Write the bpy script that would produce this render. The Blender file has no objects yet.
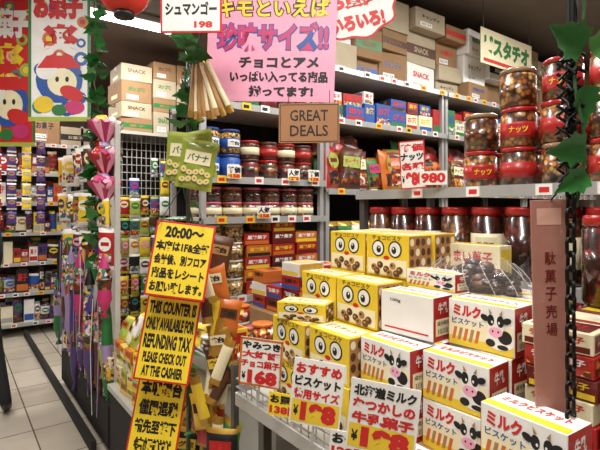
import bpy, math, random
from mathutils import Matrix, Vector
random.seed(7)
sc = bpy.context.scene
sc.view_settings.view_transform = 'Standard'
T = Matrix.Translation
def R(a, ax='Z'): return Matrix.Rotation(math.radians(a), 4, ax)
I4 = Matrix.Identity(4)

# ------------------------------------------------------------ materials
def lin(h):
    h = h.lstrip('#'); o = []
    for i in (0, 2, 4):
        c = int(h[i:i+2], 16)/255
        o.append(c/12.92 if c <= .04045 else ((c+.055)/1.055)**2.4)
    return o+[1.0]
MATS = {}
def mat(name, hexc, rough=.5, metal=0, coat=0, emit=0, var=.14, scale=14, trans=0, alpha=1):
    if name in MATS: return MATS[name]
    m = bpy.data.materials.new(name); m.use_nodes = True
    nt = m.node_tree; b = nt.nodes['Principled BSDF']
    c = lin(hexc)
    n = nt.nodes.new('ShaderNodeTexNoise'); n.inputs['Scale'].default_value = scale
    tc = nt.nodes.new('ShaderNodeTexCoord'); nt.links.new(tc.outputs['Object'], n.inputs['Vector'])
    mx = nt.nodes.new('ShaderNodeMix'); mx.data_type = 'RGBA'
    mx.inputs[6].default_value = [x*(1-var) for x in c[:3]]+[1]
    mx.inputs[7].default_value = [min(1, x*(1+var*.4)) for x in c[:3]]+[1]
    nt.links.new(n.outputs[0], mx.inputs[0]); nt.links.new(mx.outputs[2], b.inputs['Base Color'])
    b.inputs['Roughness'].default_value = rough; b.inputs['Metallic'].default_value = metal
    b.inputs['Coat Weight'].default_value = coat
    b.inputs['Transmission Weight'].default_value = trans
    b.inputs['Alpha'].default_value = alpha
    if emit:
        b.inputs['Emission Color'].default_value = c; b.inputs['Emission Strength'].default_value = emit
    MATS[name] = m; return m
def mat_cells(name, cols, scale=60, rough=.3, coat=.3, stretch=(1, 1, 1), gap_shade=0):
    if name in MATS: return MATS[name]
    m = bpy.data.materials.new(name); m.use_nodes = True
    nt = m.node_tree; b = nt.nodes['Principled BSDF']
    tc = nt.nodes.new('ShaderNodeTexCoord'); mp = nt.nodes.new('ShaderNodeMapping')
    mp.inputs['Scale'].default_value = stretch
    v = nt.nodes.new('ShaderNodeTexVoronoi'); v.inputs['Scale'].default_value = scale
    s = nt.nodes.new('ShaderNodeSeparateColor'); r = nt.nodes.new('ShaderNodeValToRGB')
    r.color_ramp.interpolation = 'CONSTANT'
    e = r.color_ramp.elements
    while len(e) < len(cols): e.new(.5)
    for i, cc in enumerate(cols):
        e[i].position = i/len(cols); e[i].color = lin(cc)
    L = nt.links.new
    L(tc.outputs['Object'], mp.inputs['Vector']); L(mp.outputs[0], v.inputs['Vector'])
    L(v.outputs['Color'], s.inputs[0]); L(s.outputs[0], r.inputs[0])
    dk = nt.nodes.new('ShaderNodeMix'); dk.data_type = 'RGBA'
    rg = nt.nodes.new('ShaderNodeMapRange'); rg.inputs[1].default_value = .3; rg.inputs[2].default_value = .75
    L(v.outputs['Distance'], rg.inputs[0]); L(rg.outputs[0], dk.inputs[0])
    L(r.outputs[0], dk.inputs[6]); dk.inputs[7].default_value = (.02, .012, .008, 1) if gap_shade else (.1, .1, .1, 1)  # near-black cell edges: shade between packed pieces, painted into the colour
    if gap_shade: L(dk.outputs[2], b.inputs['Base Color'])
    else: L(r.outputs[0], b.inputs['Base Color'])
    b.inputs['Roughness'].default_value = rough; b.inputs['Coat Weight'].default_value = coat
    MATS[name] = m; return m

WHITE = mat('paper_white', '#e8e6e0', .5); CREAM = mat('cream_card', '#ebe0ba', .45)
YEL = mat('carton_yellow', '#e6c430', .4, coat=.2); SIGNY = mat('sign_yellow', '#f2d22c', .55)
RED = mat('carton_red', '#a8201c', .4, coat=.2); SRED = mat('ink_red', '#c82222', .5)
DRED = mat('dark_red', '#641412', .4, coat=.3); BLK = mat('ink_black', '#131211', .5)
PINK = mat('sign_pink', '#eea6c0', .55); HOT = mat('hot_pink', '#c0306c', .45)
BLUE = mat('ink_blue', '#24509c', .45); TEAL = mat('teal', '#2f8682', .45)
GRN = mat('print_green', '#2c743a', .45); LIME = mat('lime_pack', '#a2b048', .4)
ORG = mat('orange_pack', '#c86a24', .4, coat=.2); BRN = mat('choco_brown', '#55301a', .4)
TAN = mat('tan_board', '#a87c4a', .6); CARD = mat('cardboard', '#967450', .8, var=.2)
CARD2 = mat('cardboard_pale', '#b0a288', .8); TAPE = mat('parcel_tape', '#6e4e2c', .4)
PURP = mat('purple_net', '#4a3470', .4, coat=.2); LILAC = mat('lilac', '#a08cb8', .4)
STEEL = mat('shelf_steel', '#b8b8b6', .35, .4); DSTEEL = mat('rail_grey', '#65645f', .4, .6)
SHELFW = mat('shelf_white', '#bcbab2', .45); DARK = mat('dark_back', '#1c1917', .8)
SIGNB = mat('sign_brown', '#a4744c', .6); VINE = mat('vine_stem', '#34502a', .7)
LEAF = mat('leaf_green', '#2a7432', .4, coat=.3, var=.4, scale=40); LEAF2 = mat('leaf_light', '#54984a', .4, coat=.3, var=.3, scale=40)
CHAINM = mat('black_iron', '#131211', .4, .5)
GOLD = mat('gold_foil', '#b88f3c', .3, .5)
SILV = mat('clear_wrap_grey', '#b6b4b0', .2, .2, coat=.6)
LIDR = mat('lid_red', '#a81a1a', .3, coat=.4); LIDP = mat('lid_pink', '#c0606a', .3, coat=.3); LIDB = mat('lid_blue', '#20397c', .3, coat=.4)
LIDW = mat('lid_white', '#d6d0c4', .35)
CHOC = mat('biscuit_choco', '#2e170c', .35, coat=.4)
NUTS = mat_cells('mixed_nuts', ['#b87c3c', '#985626', '#cc9e5e', '#6c3814', '#a86a30'], 75, .3, .6, gap_shade=1)
NUTD = mat_cells('almonds_dark', ['#7a4222', '#5c2c14', '#96602c', '#46200e'], 80, .3, .6, gap_shade=1)
CASH = mat_cells('cashews', ['#d2ad5c', '#c89840', '#dfc383', '#b97f34'], 70, .3, .6, gap_shade=1)
CHDK = mat_cells('plum_candy', ['#4a1610', '#2c0d0a', '#6c2418', '#3a120c'], 60, .25, .7, gap_shade=1)
CANDY = mat_cells('candy_mix', ['#b83a34', '#d8b03a', '#3a8a4a', '#d879a0', '#e2ded4', '#3c64a4'], 60, .3, .6, gap_shade=1)
PR1 = mat_cells('print_warm', ['#b83a30', '#d8b03a', '#dcd8ce', '#8a2420', '#c87a34', '#5a2f16'], 60)
PR2 = mat_cells('print_cool', ['#3c64a4', '#dcd8ce', '#447e4c', '#88b0bc', '#d0b04a', '#5a4680'], 60)
PR3 = mat_cells('print_mix', ['#c87f9c', '#dcd8ce', '#b43c34', '#447e4c', '#d0b04a', '#3c64a4', '#222020'], 55)
PR4 = mat_cells('print_dark', ['#3a1420', '#6a2a1c', '#2a3a24', '#8a6a2a', '#241c2c', '#7a1e1e'], 45)
PAL = [RED, YEL, ORG, GRN, BLUE, HOT, WHITE, LIME, TEAL, PURP, CREAM, DRED, PINK, GOLD, BRN, BLK]
FAR = [RED, DRED, BRN, WHITE, CREAM, GRN, BLUE, YEL, BLK, TAN, PURP, ORG, SILV]
PRS = [PR1, PR2, PR3, PR4]

# ------------------------------------------------------------ text cache
TC = {}
def tgeo(s, off=.012):
    k = (s, off)
    if k in TC: return TC[k]
    cu = bpy.data.curves.new('t', 'FONT'); cu.body = s; cu.resolution_u = 2; cu.offset = off
    cu.fill_mode = 'FRONT'; cu.align_x = 'CENTER'
    ob = bpy.data.objects.new('t', cu); sc.collection.objects.link(ob)
    bpy.context.view_layer.update()
    me = bpy.data.meshes.new_from_object(ob.evaluated_get(bpy.context.evaluated_depsgraph_get()))
    vs = [(v.co.x, v.co.y) for v in me.vertices]; fs = [tuple(p.vertices) for p in me.polygons]
    bpy.data.objects.remove(ob); bpy.data.curves.remove(cu); bpy.data.meshes.remove(me)
    if vs:
        x0 = min(v[0] for v in vs); x1 = max(v[0] for v in vs); y0 = min(v[1] for v in vs); y1 = max(v[1] for v in vs)
        vs = [((x-x0)/max(x1-x0, 1e-6)-.5, (y-y0)/max(y1-y0, 1e-6)-.5) for x, y in vs]
    TC[k] = (vs, fs); return TC[k]

# ------------------------------------------------------------ mesh builder
class MB:
    def __init__(s): s.v = []; s.f = []; s.m = []; s.mi = []; s.sm = []
    def idx(s, m):
        if m not in s.m: s.m.append(m)
        return s.m.index(m)
    def add(s, vs, fs, m, M=I4, smooth=False):
        o = len(s.v); s.v.extend([(M @ Vector(v))[:] for v in vs])
        ml = m if isinstance(m, list) else None
        k = None if ml else s.idx(m)
        for i, f in enumerate(fs):
            s.f.append([o+j for j in f]); s.mi.append(s.idx(ml[i]) if ml else k); s.sm.append(smooth)
    def box(s, x0, x1, y0, y1, z0, z1, m, M=I4, b=0):
        if b <= 0:
            vs = [(x, y, z) for z in (z0, z1) for y in (y0, y1) for x in (x0, x1)]
            s.add(vs, [(0, 2, 3, 1), (4, 5, 7, 6), (0, 1, 5, 4), (2, 6, 7, 3), (0, 4, 6, 2), (1, 3, 7, 5)], m, M); return
        X = (x0, x1); Y = (y0, y1); Z = (z0, z1); vs = []
        g = lambda i: (1 if i == 0 else -1)*b
        idx = {}
        for i in (0, 1):
            for j in (0, 1):
                for k in (0, 1):
                    for a in range(3):
                        x = X[i]+(g(i) if a != 0 else 0); y = Y[j]+(g(j) if a != 1 else 0); z = Z[k]+(g(k) if a != 2 else 0)
                        idx[(i, j, k, a)] = len(vs); vs.append((x, y, z))
        fs = []
        q = lambda i, j, k, a: idx[(i, j, k, a)]
        for i, fl in ((0, 1), (1, 0)):
            a = [q(i, 0, 0, 0), q(i, 1, 0, 0), q(i, 1, 1, 0), q(i, 0, 1, 0)]; fs.append(a[::-1] if fl else a)
            a = [q(0, i, 0, 1), q(0, i, 1, 1), q(1, i, 1, 1), q(1, i, 0, 1)]; fs.append(a[::-1] if fl else a)
            a = [q(0, 0, i, 2), q(1, 0, i, 2), q(1, 1, i, 2), q(0, 1, i, 2)]; fs.append(a[::-1] if fl else a)
        for i in (0, 1):
            for j in (0, 1):
                fs.append([q(i, j, 0, 0), q(i, j, 1, 0), q(i, j, 1, 1), q(i, j, 0, 1)])
                fs.append([q(i, 0, j, 0), q(i, 1, j, 0), q(i, 1, j, 2), q(i, 0, j, 2)])
                fs.append([q(0, i, j, 1), q(1, i, j, 1), q(1, i, j, 2), q(0, i, j, 2)])
                for k in (0, 1): fs.append([q(i, j, k, 0), q(i, j, k, 1), q(i, j, k, 2)])
        s.add(vs, fs, m, M)
    def rect(s, x0, z0, x1, z1, m, M=I4, y=-.0005):
        s.add([(x0, y, z0), (x1, y, z0), (x1, y, z1), (x0, y, z1)], [(0, 1, 2, 3)], m, M)
    def poly(s, pts, m, M=I4, y=-.0005):
        s.add([(p[0], y, p[1]) for p in pts], [tuple(range(len(pts)))], m, M)
    def ell(s, cx, cz, rx, rz, m, M=I4, y=-.0005, n=18, rot=0):
        c, q = math.cos(rot), math.sin(rot); pts = []
        for i in range(n):
            a = 2*math.pi*i/n; u, w = rx*math.cos(a), rz*math.sin(a)
            pts.append((cx+u*c-w*q, cz+u*q+w*c))
        s.poly(pts, m, M, y)
    def text(s, t, cx, cz, w, h, m, M=I4, y=-.0008, off=.012, rot=0):
        vs, fs = tgeo(t, off); c, q = math.cos(rot), math.sin(rot)
        s.add([(cx+x*w*c-z*h*q, y, cz+x*w*q+z*h*c) for x, z in vs], fs, m, M)
    def lathe(s, prof, mats, M=I4, n=20, caps=True):
        vs = []; fs = []; ml = []
        for r, z in prof:
            for i in range(n):
                a = 2*math.pi*i/n; vs.append((r*math.cos(a), r*math.sin(a), z))
        for k in range(len(prof)-1):
            for i in range(n):
                j = (i+1) % n
                fs.append((k*n+i, k*n+j, (k+1)*n+j, (k+1)*n+i)); ml.append(mats[k] if isinstance(mats, list) else mats)
        if caps:
            fs.append(tuple(range(n))[::-1]); ml.append(ml[0]); k = len(prof)-1
            fs.append(tuple(k*n+i for i in range(n))); ml.append(ml[-2])
        s.add(vs, fs, ml, M, True)
    def ball(s, c, r, m, n=10, k=7, sc3=(1, 1, 1), M=I4):
        prof = []
        for i in range(k+1):
            a = -math.pi/2+math.pi*i/k; prof.append((max(r*math.cos(a), 1e-4), r*math.sin(a)))
        s.lathe(prof, m, M @ T(c) @ Matrix.Diagonal((*sc3, 1)), n, False)
    def tube(s, pts, r, m, n=6, M=I4):
        vs = []; fs = []; P = [Vector(p) for p in pts]
        for i, p in enumerate(P):
            d = (P[min(i+1, len(P)-1)]-P[max(i-1, 0)]).normalized()
            u = d.orthogonal().normalized() if i == 0 else (u-d*u.dot(d)).normalized()
            w = d.cross(u)
            for k in range(n):
                a = 2*math.pi*k/n; vs.append((p+u*r*math.cos(a)+w*r*math.sin(a))[:])
        for i in range(len(P)-1):
            for k in range(n):
                j = (k+1) % n; fs.append((i*n+k, i*n+j, (i+1)*n+j, (i+1)*n+k))
        s.add(vs, fs, m, M, True)
    def leaf(s, p, rz, tilt, size, m, roll=0):
        o = [(0, 0), (.16, .0), (.34, .06), (.31, .2), (.42, .36), (.27, .42), (.26, .58), (.14, .68), (.07, .86), (0, 1.0)]
        mid = [0, .06, .12, .22, .34, .46, .6, .72, .88, 1.0]
        vs = []; fs = []
        for i, (x, z) in enumerate(o):
            dr = -z*z*size*.25
            vs.append((x*size, -abs(x)*size*.4+dr, z*size)); vs.append((-x*size, -abs(x)*size*.4+dr, z*size)); vs.append((0, dr, mid[i]*size))
        for i in range(len(o)-1):
            fs.append((i*3+2, i*3, i*3+3, i*3+5)); fs.append((i*3+2, i*3+5, i*3+4, i*3+1))
        s.add(vs, fs, m, T(p) @ R(rz) @ R(tilt, 'X') @ R(roll, 'Y'), True)
    def bag(s, M, w, h, t, a, b, c, n=8, k=10, pr=None, txt=None, ink=None, label=True):
        vs = []; fs = []; ml = []
        for sd in (-1, 1):
            for j in range(k+1):
                for i in range(n+1):
                    u = 2*i/n-1; v = 2*j/k-1
                    th = t/2*(max(0, 1-abs(u)**3)*max(0, 1-abs(v)**5))**.6
                    th *= 1-.12*math.sin(5*u+7*v)*(1 if abs(v) < .9 else 0)
                    ww = 1-.06*(1-v*v)
                    vs.append((u*w/2*ww, sd*th, h*(j/k)))
        N = (n+1)*(k+1)
        for sd in (0, 1):
            for j in range(k):
                for i in range(n):
                    q = [sd*N+j*(n+1)+i, sd*N+j*(n+1)+i+1, sd*N+(j+1)*(n+1)+i+1, sd*N+(j+1)*(n+1)+i]
                    fs.append(q if sd == 0 else q[::-1])
                    u = 2*(i+.5)/n-1; v = 2*(j+.5)/k-1
                    ml.append(c if j in (0, k-1) else (pr if pr and v < -.25 and abs(u) < .85 else a))
        s.add(vs, fs, ml, M, True)
        if not label: return
        y = -t/2*1.03
        if txt:
            s.rect(-w*.34, h*.5, w*.34, h*.76, b, M, y-.001); s.text(txt, 0, h*.63, w*.56, h*.15, ink or BLK, M, y-.0018, .03)
        else:
            s.ell(0, h*.62, w*.36, h*.17, b, M, y-.001, 16); s.rect(-w*.24, h*.58, w*.24, h*.67, ink or a, M, y-.0018)
    def finish(s, name, parent=None):
        me = bpy.data.meshes.new(name); me.from_pydata(s.v, [], s.f)
        for m in s.m: me.materials.append(m)
        me.polygons.foreach_set('material_index', s.mi); me.polygons.foreach_set('use_smooth', s.sm)
        me.update(); ob = bpy.data.objects.new(name, me); sc.collection.objects.link(ob)
        if parent: ob.parent = parent
        return ob
def empty(name, loc=(0, 0, 0)):
    e = bpy.data.objects.new(name, None); e.location = loc; e.empty_display_size = .1; sc.collection.objects.link(e); return e
ru = random.uniform; rc = random.choice

# ------------------------------------------------------------ room shell
XL, XR, YF, YB, ZC = -2.4, 6.4, -2.2, 7.6, 3.25
fm = bpy.data.materials.new('floor_tiles'); fm.use_nodes = True
nt = fm.node_tree; b = nt.nodes['Principled BSDF']
tc = nt.nodes.new('ShaderNodeTexCoord'); br = nt.nodes.new('ShaderNodeTexBrick'); br.offset = 0
br.inputs['Color1'].default_value = lin('#cabfae'); br.inputs['Color2'].default_value = lin('#bcb09e'); br.inputs['Mortar'].default_value = lin('#5e564a')
br.inputs['Scale'].default_value = 1; br.inputs['Brick Width'].default_value = .45; br.inputs['Row Height'].default_value = .45
br.inputs['Mortar Size'].default_value = .005; br.inputs['Mortar Smooth'].default_value = .2
no = nt.nodes.new('ShaderNodeTexNoise'); no.inputs['Scale'].default_value = 6
mx = nt.nodes.new('ShaderNodeMix'); mx.data_type = 'RGBA'; mx.blend_type = 'MULTIPLY'; mx.inputs[0].default_value = .2
nt.links.new(tc.outputs['Object'], br.inputs['Vector']); nt.links.new(tc.outputs['Object'], no.inputs['Vector'])
nt.links.new(br.outputs[0], mx.inputs[6]); nt.links.new(no.outputs[0], mx.inputs[7]); nt.links.new(mx.outputs[2], b.inputs['Base Color'])
b.inputs['Roughness'].default_value = .25
WALLM = mat('wall_paint', '#6a564a', .8); CEILM = mat('ceiling_panel', '#786c62', .85, scale=4)
def one(name, x0, x1, y0, y1, z0, z1, m, bv=0):
    o = MB(); o.box(x0, x1, y0, y1, z0, z1, m, b=bv); return o.finish(name)
one('floor', XL, XR, YF, YB, -.1, 0, fm)
one('ceiling', XL, XR, YF, YB, ZC, ZC+.1, CEILM)
one('wall_left', XL-.1, XL, YF, YB, 0, ZC, WALLM); one('wall_right', XR, XR+.1, YF, YB, 0, ZC, WALLM)
one('wall_back', XL, XR, YB, YB+.1, 0, ZC, WALLM); one('wall_front', XL, XR, YF-.1, YF, 0, ZC, WALLM)
one('wall_partition', 1.75, XR, 2.95, 3.02, 0, ZC, DARK)
one('trim_1', .69, .72, 3.05, 6.28, 0, .07, DARK)

TUBE = mat('lamp_tube', '#fffaf2', .5, emit=8)
def fixture(x, y, ln=1.2, rot=0, power=30):
    o = MB(); M = T((x, y, 0)) @ R(rot)
    o.box(-ln/2, ln/2, -.09, .09, ZC-.05, ZC, SHELFW, M, .004)
    for d in (-.045, .045):
        o.lathe([(.014, -ln/2+.03), (.014, ln/2-.03)], TUBE, M @ T((0, d, ZC-.07)) @ R(90, 'Y'), 10)
        for e in (-1, 1): o.box(e*(ln/2-.03)-.012, e*(ln/2-.03)+.012, d-.018, d+.018, ZC-.09, ZC-.05, SHELFW, M)
    o.finish('ceiling_light_fixture')
    l = bpy.data.lights.new('fixture_light', 'AREA'); l.shape = 'RECTANGLE'; l.size = ln; l.size_y = .2; l.energy = power*1.3
    l.color = (1, .975, .93)
    lo = bpy.data.objects.new('fixture_light', l); lo.location = (x, y, ZC-.12); lo.rotation_euler = (0, 0, math.radians(rot)); sc.collection.objects.link(lo)
for x, y, p in [(1.3, 4.35, 36), (3.4, 4.6, 12), (-.6, 2.4, 36), (-.6, 5.2, 34), (.1, .2, 46), (1.5, 1.5, 28), (3.3, 1.3, 32), (5.0, .8, 26), (-.9, -1.2, 18), (2.3, -1.2, 24), (.6, 5.9, 18)]:
    fixture(x, y, 1.2, 0, p)

# ------------------------------------------------------------ product parts
def top_M(M, h): return M @ T((0, 0, h)) @ R(-90, 'X')
def side_M(M, w, d): return M @ T((w/2, d/2, 0)) @ R(90)
def left_M(M, w, d): return M @ T((-w/2, d/2, 0)) @ R(-90)

def face_box(o, M, w=.162, d=.1, h=.122):
    o.box(-w/2, w/2, 0, d, 0, h, YEL, M, .0015)
    o.rect(-w*.46, h*.05, w*.46, h*.42, CREAM, M)
    for e in (-1, 1):
        o.ell(e*w*.2, h*.66, w*.155, h*.2, BLK, M, -.0008); o.ell(e*w*.2, h*.66, w*.125, h*.165, WHITE, M, -.0012)
        o.ell(e*w*.18, h*.64, w*.055, h*.085, BLK, M, -.0016)
        o.ell(e*w*.17, h*.68, w*.018, h*.025, WHITE, M, -.002)
    o.ell(0, h*.45, w*.07, h*.05, SRED, M, -.001)
    o.text('チョコビスケ', 0, h*.92, w*.7, h*.11, BRN, M)
    for i, (x, z) in enumerate([(-.3, .2), (-.15, .27), (0, .18), (.15, .27), (.31, .19), (-.22, .12), (.08, .1), (.24, .11)]):
        o.ell(x*w, z*h, w*.075, h*.085, BRN if i % 3 else TAN, M, -.001-.0002*i, 10)
        o.ell(x*w-.002, z*h+.002, w*.03, h*.03, TAN if i % 3 else CHOC, M, -.0028, 8)
    S = side_M(M, w, d); o.rect(-d*.48, h*.03, d*.48, h*.97, TAN, S)
    for i in range(4):
        for j in range(4):
            o.ell(-d*.36+i*d*.24, h*.15+j*h*.23, d*.09, h*.09, BRN if (i+j) % 3 else CREAM, S, -.001, 10)
    Tm = top_M(M, h); o.rect(-w*.45, d*.15, w*.45, d*.85, CREAM, Tm); o.text('ビスケット', 0, d*.5, w*.7, d*.3, BRN, Tm)
    L = left_M(M, w, d); o.rect(-d*.4, h*.1, d*.4, h*.9, CREAM, L); o.text('お菓子', 0, h*.5, d*.6, h*.2, SRED, L)

def cow_box(o, M, w=.157, d=.078, h=.105, back=False):
    o.box(-w/2, w/2, 0, d, 0, h, WHITE, M, .0015)
    if back:
        o.text('100g', -w*.2, h*.8, w*.2, h*.09, BLK, M); o.rect(-w*.42, h*.12, w*.42, h*.16, SRED, M)
    else:
        o.rect(-w*.49, h*.01, w*.49, h*.2, YEL, M); o.rect(-w*.49, h*.2, w*.49, h*.6, CREAM, M)
        o.text('ミルク', -w*.2, h*.78, w*.44, h*.26, SRED, M, off=.05); o.text('ビスケット', -w*.19, h*.54, w*.5, h*.14, BLUE, M, off=.03)
        for i in range(5):
            o.poly([(-w*.44+i*w*.09, h*.13), (-w*.39+i*w*.09, h*.13), (-w*.35+i*w*.09, h*.4), (-w*.4+i*w*.09, h*.4)], TAN if i % 2 else ORG, M, -.001)
        cx, cz = w*.24, h*.5
        o.ell(cx+w*.06, cz-h*.18, w*.2, h*.22, WHITE, M, -.0009)
        o.ell(cx+w*.13, cz-h*.12, w*.1, h*.14, BLK, M, -.0012); o.ell(cx-.012, cz-h*.28, w*.07, h*.08, BLK, M, -.0012); o.ell(cx+w*.1, cz-h*.33, w*.08, h*.05, BLK, M, -.0013)
        o.ell(cx, cz+h*.12, w*.125, h*.24, WHITE, M, -.0016)
        for e in (-1, 1):
            o.ell(cx+e*w*.16, cz+h*.22, w*.065, h*.065, BLK, M, -.0018, 12, e*.4)
            o.ell(cx+e*w*.07, cz+h*.19, w*.052, h*.12, BLK, M, -.002, 12)
            o.ell(cx+e*w*.05, cz+h*.16, w*.014, h*.03, WHITE, M, -.0023, 8)
            o.poly([(cx+e*w*.05, cz+h*.33), (cx+e*w*.09, cz+h*.31), (cx+e*w*.1, cz+h*.43)], TAN, M, -.002)
        o.ell(cx, cz-h*.04, w*.1, h*.1, PINK, M, -.0021, 14)
        for e in (-1, 1): o.ell(cx+e*w*.04, cz-h*.03, w*.014, h*.025, BLK, M, -.0024, 8)
    for S in (side_M(M, w, d), left_M(M, w, d)):
        o.rect(-d*.49, h*.01, d*.49, h*.99, RED, S); o.text('牛乳', 0, h*.74, d*.5, h*.26, WHITE, S, -.001, .03)
        o.rect(-d*.38, h*.12, d*.38, h*.5, CREAM, S, -.001); o.text('成分表示', 0, h*.4, d*.6, h*.1, BLK, S, -.0014); o.text('|||||||', 0, h*.22, d*.5, h*.12, BLK, S, -.0014)
    Tm = top_M(M, h); o.rect(-w*.49, d*.02, w*.49, d*.3, YEL, Tm); o.text('ミルクビスケット', 0, d*.62, w*.8, d*.3, SRED, Tm, -.001, .03)

def carton(o, M, w, d, h, base, acc, ink, txt, pr=None):
    o.box(-w/2, w/2, 0, d, 0, h, base, M, .0012)
    o.rect(-w*.46, h*.08, w*.46, h*.36, acc, M); o.text(txt, 0, h*.66, w*.78, h*.34, ink, M, -.001, .03)
    if pr: o.rect(-w*.4, h*.12, w*.4, h*.33, pr, M, -.001)
    for S in (side_M(M, w, d), left_M(M, w, d)):
        o.rect(-d*.42, h*.1, d*.42, h*.9, acc, S); o.text(txt, 0, h*.5, d*.6, h*.26, base, S, -.001, .02)
    Tm = top_M(M, h); o.rect(-w*.42, d*.12, w*.42, d*.88, acc, Tm); o.text(txt, 0, d*.5, w*.6, d*.35, ink, Tm, -.001, .02)

def ship_box(o, M, w, d, h, base=CARD, txt=None, ink=BLK):
    o.box(-w/2, w/2, 0, d, 0, h, base, M, .003)
    Tm = top_M(M, h); o.rect(-w/2, d*.44, w/2, d*.56, TAPE, Tm)
    for S in (side_M(M, w, d), left_M(M, w, d)):
        o.rect(-.025, h*.75, .025, h, TAPE, S); o.rect(-d*.25, h*.2, d*.2, h*.4, CREAM, S)
    if txt:
        k = random.random()
        if k < .35: o.rect(-w*.5, h*.3, w*.5, h*.62, ink, M, -.0006); o.text(txt, 0, h*.46, w*.5, h*.18, base, M, -.0012, .03)
        else:
            o.text(txt, 0, h*.62, w*.6, h*.22, ink, M, -.0012, .03); o.rect(-w*.35, h*.12, w*.05, h*.34, WHITE, M); o.text('||||| 24', -w*.15, h*.23, w*.3, h*.12, BLK, M, -.001)

def jar(o, M, r, h, cont, lid, label=None, lh=.18, txt=None, lab_in=WHITE, ink=BLK):
    o.lathe([(r*.9, 0), (r, h*.04), (r, h*.22), (r*1.008, h*.221), (r*1.008, h*.62), (r, h*.621), (r, h*(1-lh)-.006), (r*.86, h*(1-lh)), (r*.86, h*(1-lh)+.002),
             (r*.96, h*(1-lh)+.003), (r*.98, h*.97), (r*.93, h)],
            [cont, cont, cont, label or cont, label or cont, cont, cont, cont, lid, lid, lid], M, 20)
    if txt:
        n = 7; vs = []
        for i in range(n+1):
            an = math.radians(-90-38+76*i/n); vs += [(r*1.02*math.cos(an), r*1.02*math.sin(an), h*.27), (r*1.02*math.cos(an), r*1.02*math.sin(an), h*.57)]
        o.add(vs, [(2*i, 2*i+2, 2*i+3, 2*i+1) for i in range(n)], lab_in, M)
        o.text(txt, 0, h*.42, r*1.0, h*.17, ink, M, -r*1.03, .02)

# ------------------------------------------------------------ main display table
o = MB()
TX0, TX1, TY0, TY1, TZ = .71, 1.27, .1, 1.27, .93
o.box(TX0, TX1, TY0, TY1, TZ-.03, TZ, SHELFW, b=.003)
o.box(TX0+.05, TX1, TY0, TY1, .1, .13, SHELFW); o.box(TX0+.05, TX1, TY0, TY1, .5, .52, SHELFW)
for x in (TX0+.06, TX1-.04):
    for y in (TY0+.03, TY1-.05): o.box(x, x+.03, y, y+.03, 0, TZ-.03, DSTEEL)
o.box(TX0-.012, TX0, TY0, TY1, TZ-.035, TZ+.006, STEEL, b=.002)
for z in (TZ+.02, TZ+.045):
    o.tube([(TX0-.006, TY0, z), (TX0-.006, TY1, z), (TX1, TY1, z)], .003, STEEL)
y = TY0
while y < TY1:
    o.tube([(TX0-.006, y, TZ), (TX0-.006, y, TZ+.045)], .002, STEEL, 5); y += .03
o.finish('display_table')
o = MB()
for zz, zt in ((.13, .48), (.52, .86)):
    y = TY1-.1
    while y > .2:
        hgt = ru(.16, zt-zz-.03)
        if random.random() < .5: o.bag(T((.84, y, zz)) @ R(-90), .13, hgt, .06, rc(PAL), rc(PAL), rc(PAL), pr=PR3)
        else: carton(o, T((.8, y, zz)) @ R(-90), .13, .1, hgt*.8, rc(PAL), rc(PRS), WHITE, 'お菓子')
        o.bag(T((1.02, y, zz)) @ R(-90), .13, hgt, .06, rc(PAL), rc(PAL), rc(PAL))
        y -= .145
o.finish('snack_packs_under_table')

RZ = -90
o = MB()
def stack(fn, x, y, z0, n, step, jit=.005, rj=2.2, **k):
    for i in range(n):
        fn(o, T((x+ru(-jit, jit), y+ru(-jit, jit)*.7, z0+i*step)) @ R(RZ+ru(-rj, rj)), **k)
for yc in (1.11, .938):
    stack(face_box, .785, yc, TZ, 2, .123)
    stack(face_box, .895, yc, TZ, 3, .123)
    stack(face_box, 1.01, yc, TZ, 4, .123, .003, 1)
    stack(face_box, 1.125, yc, TZ, 4, .123, .003, 1)
face_box(o, T((.80, 1.07, TZ+.246)) @ R(-60), .15, .085, .05)
o.finish('chocolate_biscuit_box_pile')
o = MB(); CZ = TZ+.04
o.box(.79, 1.26, .5, .85, TZ, CZ-.0005, CARD)
H = .106
stack(cow_box, .82, .765, CZ, 2, H, .007, 3.5)
stack(cow_box, .905, .765, CZ, 2, H); cow_box(o, T((.90, .772, CZ+2*H)) @ R(-87), back=True)
for x in (.99, 1.075, 1.16): stack(cow_box, x, .765, CZ, 3, H, .002, 1)
cow_box(o, T((.995, .775, CZ+3*H)) @ R(-92), .157, .07, .045)
stack(cow_box, .85, .6, CZ, 2, H, .006, 3); stack(cow_box, .94, .6, CZ, 3, H, .005, 2.5)
for x in (1.03, 1.115): stack(cow_box, x, .6, CZ, 3, H, .002, 1)
cow_box(o, T((.725, .58, TZ)) @ R(RZ), d=.06, h=.075)
cow_box(o, T((.78, .415, TZ)) @ R(RZ+4)); cow_box(o, T((.785, .42, TZ+.1055)) @ R(RZ-3))
o.finish('milk_biscuit_box_pile')
o = MB()
for i in range(3):
    for j in range(8):
        carton(o, T((.94+i*.105, .43+ru(-.006, .006), TZ+j*.042+.001)) @ R(RZ+ru(-4, 4)), .13, .095, .04, [RED, DRED, CREAM][(j*2+i) % 3], [CREAM, YEL, PR1, DRED][(j+i) % 4], [WHITE, YEL, SRED][(j*2+i) % 3], 'チョコ菓子')
for i in range(3):
    for j in range(6):
        carton(o, T((.94+i*.105, .27+ru(-.006, .006), TZ+j*.045+.001)) @ R(RZ+ru(-4, 4)), .13, .095, .043, [DRED, BRN, RED][(j+i) % 3], PR1 if j % 2 else CREAM, WHITE, '和菓子')
o.finish('chocolate_pack_stack')
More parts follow.
